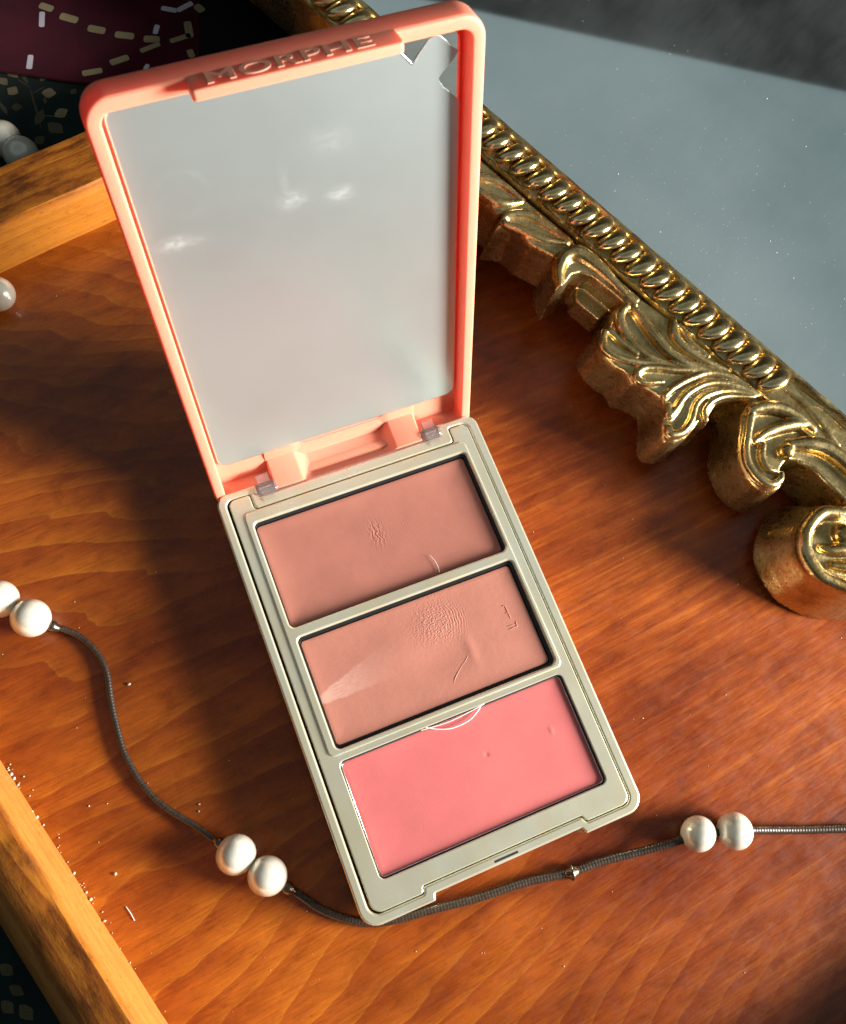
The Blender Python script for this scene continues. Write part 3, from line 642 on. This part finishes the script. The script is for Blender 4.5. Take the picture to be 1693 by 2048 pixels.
def sweep(x0, x1, n, prof, j=0.0):
    return loft([[(x0+(x1-x0)*i/n, y+j*math.sin(i*1.3+k), z+j*math.sin(i*.9+2*k)) for k, (y, z) in enumerate(prof)] for i in range(n+1)])
v, f = sweep(-95, 190, 190, prof, .05); mesh_obj('moulding', v, f, M['gold'], gm, True, None, 40)
# other three sides of the frame, outside the picture
plain_prof = [(-12, 0.4), (-12, 14.8), (-10, 16), (-3, 16.4), (0, 13.2), (0, 12.4), (6, 12.4), (6, 0.4)]
def side(p0, p1):
    p0 = Vector(p0); p1 = Vector(p1); d = (p1-p0).normalized(); nrm = Vector((-d.y, d.x))
    return loft([[(p.x+nrm.x*y, p.y+nrm.y*y, z) for y, z in plain_prof] for p in (p0-d*12, p1+d*12)])
v, f = join([side((190.2, 0), (190.2, 230)), side((190, 230), (-95, 230)), side((-95.2, 230), (-95.2, 0))])
mesh_obj('moulding', v, f, M['gold'], gm, True, None, 30)
v, f = box(-94, 189, 0.15, 229, 12.45, 12.95); mesh_obj('mirror_glass', v, f, M['glass'], gm, False)
# bead row
rb = bmesh.new()
bv, bf = ellipsoid(3.1, 4.1, 2.15, 22, 14)
ct, st_ = math.cos(R(35)), math.sin(R(35))
bv = [(x*ct-z*st_*.7+0.5*(1-(y/4.1)**2)+0.20*y, y, z*ct+x*st_) for x, y, z in bv]
bead_me = None
x = -70.1; i = 0
while x < 96.5:
    if bead_me is None:
        b = mesh_obj('bead', bv, bf, M['bead'], gm); bead_me = b.data
    else:
        b = bpy.data.objects.new('bead', bead_me); C.objects.link(b); b.parent = gm
    b.location = (x*MM, -7.2*MM, 15.9*MM); b.rotation_euler = (random.uniform(-.05, .05), random.uniform(-.06, .06), random.uniform(-.05, .05))
    s = random.uniform(.96, 1.04); b.scale = (s, s, random.uniform(.95, 1.05))
    x += 4.53; i += 1
def ornament(name, outline, strokes, h=14.6, zc=15.0, flare=1.1, vox=.30, label=None, extra=None):
    n = len(outline);     area2 = sum(outline[i-1][0]*outline[i][1]-outline[i][0]*outline[i-1][1] for i in range(n))
    if area2 < 0: outline = outline[::-1]
    def grown(d): return inset(outline, -d)
    # straight side towards the bead row must not grow into it
    def lp(d, z): return [(x, min(y, oy) if oy > -13.5 else y, z) for (x, y), (ox, oy) in zip(grown(d) if d else outline, outline)]
    parts = [loft([lp(flare, 0.6), lp(flare*.55, h*.4), lp(0.15, h-1.5), lp(0, h-.4), lp(-.25, h)])]
    for pts, rad in strokes:
        if len(pts) == 2 and abs(pts[0][0]-pts[1][0])+abs(pts[0][1]-pts[1][1]) < .5:
            v, f = ellipsoid(rad[0], rad[0], rad[0], 16, 10)
            parts.append(([(a+pts[0][0], b+pts[0][1], c+zc-.1) for a, b, c in v], f)); continue
        P, rr = catmull([(a, b, zc-.25+.0*r) for (a, b), r in zip(pts, rad)], rad, 5)
        parts.append(tube(P, rr, 12, 1.15))
    if extra: parts += extra
    v, f = join(parts)
    o = mesh_obj(name, v, f, M['gold'], gm)
    if label: o['label'] = label
    m = o.modifiers.new('fuse', 'REMESH'); m.mode = 'VOXEL'; m.voxel_size = vox*MM; m.use_smooth_shade = True
    s = o.modifiers.new('soften', 'SMOOTH'); s.iterations = 3; s.factor = .5
    return o
ornament('carved_leaf', [(1.0, -12.6), (3, -17), (8, -20.6), (14.1, -21.1), (16.0, -20.7), (19.9, -20.9), (21.2, -17.6), (22.4, -14.5), (22.0, -12.6)],
         [([(21.7, -13.8), (15.3, -14.2), (10.7, -16.6), (5, -17.8)], [.42, .95, 1.3, .9]), ([(21.9, -14.1), (18.7, -18.2), (13.7, -19.8), (8, -19.9)], [.42, 1.17, 1.4, .8])])
ornament('carved_leaf', [(20.2, -13.0), (20.0, -18.5), (21.7, -23.5), (22.9, -22.3), (25.1, -20.9), (29.5, -21.2), (32.8, -20.2), (36.2, -19.2), (37.6, -15.2), (37.0, -12.6)],
         [([(36.2, -14.2), (30.3, -14.6), (25.2, -16.0), (21.9, -19.2), (21.6, -21.2)], [.42, .95, 1.38, 1.06, .64]), ([(36.3, -14.8), (31.8, -18.2), (26.5, -20.0), (22.6, -21.8)], [.42, .95, 1.2, .9])])
ornament('carved_scroll', [(36.4, -13.2), (36.2, -18.2), (37.4, -21.6), (39.1, -23.6), (42.0, -25.4), (42.6, -23.3), (42.2, -20.0), (43.4, -17.9), (46.0, -16.5), (52.2, -16.2), (58, -16.4), (58, -12.7), (44, -12.6)],
         [([(58.1, -15.2), (54.7, -14.9), (48.2, -14.2), (43.1, -14.2), (39.6, -15.2), (38.3, -18.0), (39.4, -21.4), (41.9, -24.3)], [.5, .74, 1.4, 1.9, 2.1, 1.7, 1.2, .64])],
         extra=[loft([[(x, y, z) for x, y in [(43.6, -16.4), (46.3, -20.4), (53.6, -20.2), (54.2, -14)]] for z in (.6, 7.5, 8.0)])])
D_out = [(55.8, -16.6), (55.2, -18.9), (56.4, -22.3), (57.2, -23.8), (56.3, -25.3), (56.7, -27.7), (58.3, -29.4), (60.8, -30.3), (64.2, -30.3), (66.5, -29.7), (69.5, -31.0), (71.8, -29.6), (75.0, -28.9), (76.9, -28.9), (79.3, -31.4), (80.7, -34.0), (82.5, -36.0), (83.7, -36.6), (85.5, -35.4), (86.8, -32.8), (86.9, -29.1), (86.6, -27.2), (88.4, -26.2), (87.4, -23.6), (87.1, -20.2), (89.3, -16.9), (93.5, -13.6), (94, -12.0), (84, -11.6), (70, -11.2), (58, -12.6)]
PALM = [([(56.6, -17.3), (57.0, -20.3), (59.0, -22.3), (62.9, -23.4), (67.3, -23.5), (71.5, -22.1), (76.6, -19.8)], [1.06, 1.27, 1.38, 1.17, .95, .85, .64]),
        ([(58.2, -16.6), (61.6, -17.4), (67.3, -18.7), (72.2, -19.1), (77.8, -17.5), (83.4, -14.7)], [.95, 1.38, 1.5, 1.3, 1.1, .74]),
        ([(56.9, -26.3), (58.8, -29.0), (62.6, -29.0), (67.2, -26.4), (71.8, -22.4)], [.9, 1.1, .9, .8, .64]),
        ([(57.8, -25.0), (61.3, -25.3), (65.9, -24.9)], [.7, .7, .5]),
        ([(79.4, -17.0), (74.9, -21.4), (71.3, -24.3), (69.0, -26.9), (69.1, -29.3), (71.4, -29.2), (74.5, -26.0)], [.8, .85, .85, .85, .85, .8, .6]),
        ([(76.9, -28.4), (77.2, -25.4), (78.6, -21.1), (81.2, -16.3), (86.1, -13.1), (93.0, -11.8)], [.8, .85, .9, .9, .85, .53]),
        ([(78.9, -29.5), (80.6, -31.6), (80.7, -29.2), (80.5, -24.0), (82.6, -18.4), (87.2, -14.4), (93.8, -11.6)], [.8, .9, .85, .85, .85, .75, .42]),
        ([(82.3, -33.8), (83.6, -34.8), (85.3, -32.2), (85.1, -28.7), (83.6, -24.5), (84.5, -20.1), (88.0, -15.6), (93.1, -12.4)], [.85, 1.1, 1.0, .85, .8, .75, .6, .42]),
        ([(87.5, -26.1), (85.9, -24.5), (86.0, -21.0), (88.1, -17.4), (92.7, -13.2)], [.7, .75, .75, .65, .42]),
        ([(67.1, -12.0), (69.3, -14.8), (73.2, -15.5), (78.7, -14.6), (84.1, -12.6)], [1.0, 1.3, 1.2, 1.0, .6]),
        ([(69.0, -11.6), (73.0, -13.2), (78.6, -12.9)], [.6, .7, .5])]
ornament('carved_palmette', D_out, PALM, 14.3, 15.1, 1.0, .26)
E_out = [(93.0, -12.0), (92.9, -15.6), (93.3, -18.2), (94.8, -21.1), (97.8, -26.1), (100.4, -28.2), (103.4, -29.6), (106.7, -29.9), (109.0, -28.8), (110.3, -26.6), (109.9, -24.0), (108.0, -23.0), (107.6, -20.4), (108.8, -18.6), (111, -17.2), (114.8, -16.8), (119.8, -17.3), (124.5, -18.2), (128, -12), (126, -3), (115, -1.6), (104, -1.8), (98.5, -4.0), (95.5, -9)]
ES = [([(94.2, -16.2), (96.3, -13.1), (99.8, -10.8), (103.9, -9.9), (107.7, -9.7)], [1.3, 1.7, 1.7, 1.48, 1.06]),
      ([(94.9, -17.9), (96.9, -21.8), (99.1, -25.6), (101.7, -27.7), (105.2, -28.5), (107.9, -27.8), (108.9, -25.4), (108.4, -23.8)], [1.06, .95, .95, .95, 1.06, 1.06, .95, .64]),
      ([(105.8, -9.8), (102.5, -13.5), (100.0, -18.2), (99.0, -22.2)], [1.27, 1.48, 1.27, .85]),
      ([(101.1, -21.4), (102.6, -23.9), (105.3, -25.1), (107.3, -24.1)], [.85, .95, .85, .53]),
      ([(106.0, -18.7), (106.0, -18.7)], [1.9, 1.9]),
      ([(105.8, -16.5), (108.6, -13.8), (112.8, -11.4), (118.3, -10.9), (124.7, -11.7), (130, -13)], [1.27, 2.01, 2.23, 2.12, 1.91, 1.6]),
      ([(97.6, -6.6), (102.3, -6.2), (106.7, -6.7), (112.1, -8.1), (114.6, -8.3)], [.6, .85, .95, .85, .53]),
      ([(98.6, -4.4), (103.7, -4.2), (107.9, -3.6), (113.8, -3.9), (120.5, -4.4)], [.6, .85, .95, .95, .74]),
      ([(109.9, -18.6), (112.9, -17.4), (117.9, -17.6), (123.1, -18.0)], [.53, .64, .74, .74])]
def rounded(pl, sub=4):
    n = len(pl); P, _ = catmull([(*pl[i % n], 0) for i in range(-1, n+2)], None, sub)
    return [(p.x, p.y) for p in P[sub:sub*(n+1)]]
ornament('carved_volute', rounded(E_out, 3), ES, 14.0, 15.2, 1.4, .28)
G_out = [(124.8, -15.6), (124.2, -20.4), (120.3, -22.3), (118.8, -25.8), (118.9, -29.9), (120.2, -33.7), (122.8, -36.3), (127.0, -38.0), (130.4, -38.0), (135.7, -36.2), (141.5, -31.5), (146, -24), (148, -12.4), (132, -12.2)]
GS = [([(128.1, -15.4), (124.8, -20.8), (121.2, -24.0), (120.4, -27.8), (121.0, -31.7), (123.4, -34.8), (127.5, -36.5), (131.1, -36.1), (136.1, -33.8), (140.3, -29.2), (143.5, -22), (144, -14)], [1.48, 1.59, 1.59, 1.59, 1.7, 1.8, 1.8, 1.7, 1.7, 1.48, 1.4, 1.3]),
      ([(127.6, -25.0), (127.8, -25.0)], [2.7, 2.7]), ([(125.6, -31.2), (128.0, -29.6), (131.0, -26.0), (134.5, -20)], [.7, 1.3, 1.7, 1.7]), ([(129.8, -32.6), (133.0, -30.0), (137, -25.1), (139.5, -18)], [.9, 1.4, 1.6, 1.5])]
ornament('carved_volute', rounded(G_out), GS, 13.6, 14.6, 3.3, .30)

# ------------------------------------------------------------------ pearl necklace
neck = empty('pearl_necklace', 'pearls in pairs knotted on a dark braided cord lying on the tray', 'necklace', Matrix.Translation((-.065, .005, 0)))
def braid(pts, name='cord', r=.74, pitch=.68, sub=8):
    P, _ = catmull(pts, None, sub)
    # even out
    L = [0]
    for a, b in zip(P, P[1:]): L.append(L[-1]+(b-a).length)
    n = int(L[-1]/(pitch/4)); Q = []; j = 0
    for i in range(n+1):
        s = L[-1]*i/n
        while j < len(L)-2 and L[j+1] < s: j += 1
        t = (s-L[j])/max(1e-6, L[j+1]-L[j]); Q.append(P[j].lerp(P[j+1], t))
    rad = [r*(0.94+0.07*abs(math.sin(math.pi*(i/4)))) for i in range(len(Q))]
    v, f = tube(Q, rad, 10)
    return at0(mesh_obj(name, v, f, M['cord'], neck))
pv, pf = ellipsoid(4.05, 4.05, 4.0, 28, 18)
pearl_me = None
def pearl(p, s=1.0, sq=(1, 1, 1), par=None):
    global pearl_me
    par = par or neck
    if pearl_me is None:
        o = mesh_obj('pearl', pv, pf, M['pearl'], par); pearl_me = o.data
    else:
        o = bpy.data.objects.new('pearl', pearl_me); C.objects.link(o); o.parent = par
    o.matrix_parent_inverse = par.matrix_basis.inverted()
    o.location = Vector(p)*MM; o.rotation_euler = (random.uniform(0, 3), random.uniform(0, 3), random.uniform(0, 3)); o.scale = (s*sq[0], s*sq[1], s*sq[2])
    return o
pearl((-79.9, 42.6, 4.1), 1.0, (1, .97, 1)); pearl((-75.0, 36.4, 4.1), 1.01, (.98, 1.0, 1.03))
pearl((-50.0, -24.4, 4.1), .98, (1, 1.03, .98)); pearl((-45.5, -30.5, 4.1), .97, (1, .98, 1.03))
pearl((41.1, -56.8, 4.1), .92, (1.04, .97, 1)); pearl((48.9, -59.3, 4.1), .98, (1, 1, .97))
pearl((-62.6, 114.2, 4.1), 1.0)
braid([(-79.9, 42.6, 4), (-75.0, 36.4, 4), (-72.4, 34.2, 2.6), (-68.0, 30.7, 1.1), (-65.1, 25.9, 1), (-64.1, 21.0, 1), (-64.9, 14.5, 1), (-65.3, 9.2, 1), (-65.3, 2.6, 1), (-63.7, -4.4, 1), (-60.8, -10.3, 1), (-56.3, -16.0, 1.2), (-53.2, -20.3, 2.6), (-50.0, -24.4, 4.0)])
braid([(-50, -24.4, 4), (-45.5, -30.5, 4.0), (-42.7, -34.3, 2.6), (-40.9, -36.5, 1.3), (-38.0, -40.5, 1), (-34.0, -44.1, 1), (-29.9, -46.6, .95), (-24.5, -48.2, .95), (-16.3, -49.4, 1), (-6.9, -50.9, 1), (3.0, -51.9, 1), (13.0, -53.8, 1.0), (19.5, -54.3, 1.1), (28.4, -55.6, 1.8), (35.3, -56.4, 3.2), (41.1, -56.8, 4.0)], r=.92)
braid([(41.1, -56.8, 4), (48.9, -59.3, 4.0), (54.0, -61.2, 2.8), (63.4, -65.0, 1.2), (73.5, -68.8, 1), (85.1, -73.1, 1), (110, -80, 1)], r=.9)
braid([(-79.9, 42.6, 4), (-84, 48, 2.4), (-90, 60, 1.1), (-91, 80, 1), (-82, 100, 1), (-70, 112, 2.5), (-62.6, 114.2, 4), (-72, 117.5, 1.6)])
def crimp(p, d, r=1.35, h=1.0):
    d = Vector(d).normalized(); P = Vector(p)
    path = [P-d*h, P-d*h*.6, P, P+d*h*.6, P+d*h]
    v, f = tube(path, [r*.7, r*.95, r, r*.95, r*.7], 14)
    at0(mesh_obj('crimp_bead', v, f, M['crimp'], neck))
crimp((-71.7, 33.5, 2.7), (1, -.8, -.4), 1.3, .9); crimp((-42.6, -34.3, 2.8), (.6, -.8, -.4), 1.35, 1.0); crimp((13.0, -53.8, 1.2), (1, -.15, 0), 1.75, .45); crimp((-52.6, -21.0, 2.9), (-.6, .8, -.2), 1.15, .7)

strand = empty('pearl_strand', 'two pearls on the dark green cloth behind the tray edge', 'pearl strand', Matrix.Translation((-.05, .155, CZ*MM)))
pearl((-51.0, 159.0, CZ+4.6), 1.12, (1, 1, 1), strand); pearl((-48.0, 153.6, CZ+4.4), 1.08, (1, 1, 1), strand)
P, _ = catmull([(-48.0, 153.6, 1), (-51.0, 159.0, 1.2), (-58, 168, -1.6), (-66, 176, -2.3)], None, 8)
v, f = tube(P, .8, 8); at0(mesh_obj('cord', v, f, M['cord'], strand))

# ------------------------------------------------------------------ crumbs, hair and dust
def specks(name, pts, mat, label, cat):
    parts = []
    for x, y, z, r in pts:
        v, f = ellipsoid(r, r*random.uniform(.6, 1.2), r*.6, 6, 4); a = random.uniform(0, 3)
        parts.append(([(x+px*math.cos(a)-py*math.sin(a), y+px*math.sin(a)+py*math.cos(a), z+pz) for px, py, pz in v], f))
    v, f = join(parts); o = mesh_obj(name, v, f, mat)
    return tag(o, label, cat, None, 'stuff')
pts = [(-60.6, 16.5, .25, .45), (-73.7, -18.9, .2, .38), (-54.3, -12.3, .15, .25), (-54.8, -13.6, .15, .2), (-85.5, 6.0, .15, .2), (-85.8, -1.4, .2, .45), (-85.1, -2.7, .2, .35), (-88.1, 6.8, .2, .3), (-75.0, -4.4, .1, .2), (-71.5, -5.3, .1, .16), (-45.9, -6.2, .1, .14), (-48.3, 38.2, .1, .16)]
for i in range(34):
    t = random.random()**1.2*62; p = JL+DL*t-NL*abs(random.gauss(.15, .5)); pts.append((p.x, p.y, .12, random.uniform(.06, .17)))
for i in range(9):
    t = random.uniform(0, 62); p = JL+DL*t-NL*.25; pts.append((p.x, p.y, .2, random.uniform(.25, .42)))
for i in range(190):
    x, y = random.uniform(-88, 110), random.uniform(-95, 118)
    if abs(x) < 33 and abs(y) < 50: continue
    pts.append((x, y, .06, random.choice([.05, .07, .07, .1, .14])))
specks('tray_crumbs', pts, M['crumb'], 'pale crumbs and specks scattered along the tray edge', 'crumbs')
def hair(p, r, name, label):
    P, _ = catmull(p, None, 6); v, f = tube(P, r, 5); o = mesh_obj(name, v, f, M['milky']); tag(o, label, 'fibre')
hair([(9.0, 18.8, 9.05), (9.5, 17.2, 9.2), (9.65, 15.6, 9.25), (9.4, 14.4, 9.4)], .055, 'fibre', 'short white fibre on the muted rose blush')
hair([(-73.5, -25.6, .12), (-73.0, -27.0, .2), (-72.7, -28.6, .12)], .08, 'fibre', 'straight pale fibre on the tray beside its left edge')
pts = []
def onglass(a, b, r):
    p = O+E1*a+E2*b+E3*12.98; pts.append((p.x, p.y, p.z, r))
for i in range(430):
    a = random.gauss(60, 34); b = abs(random.gauss(0, 30))+1.5
    onglass(a, b, random.choice([.03, .04, .05, .05, .07, .09]))
for i in range(12): onglass(random.uniform(10, 110), random.uniform(3, 60), .15)
specks('mirror_dust', pts, M['dust'], 'white dust specks scattered over the dark mirror glass', 'dust')
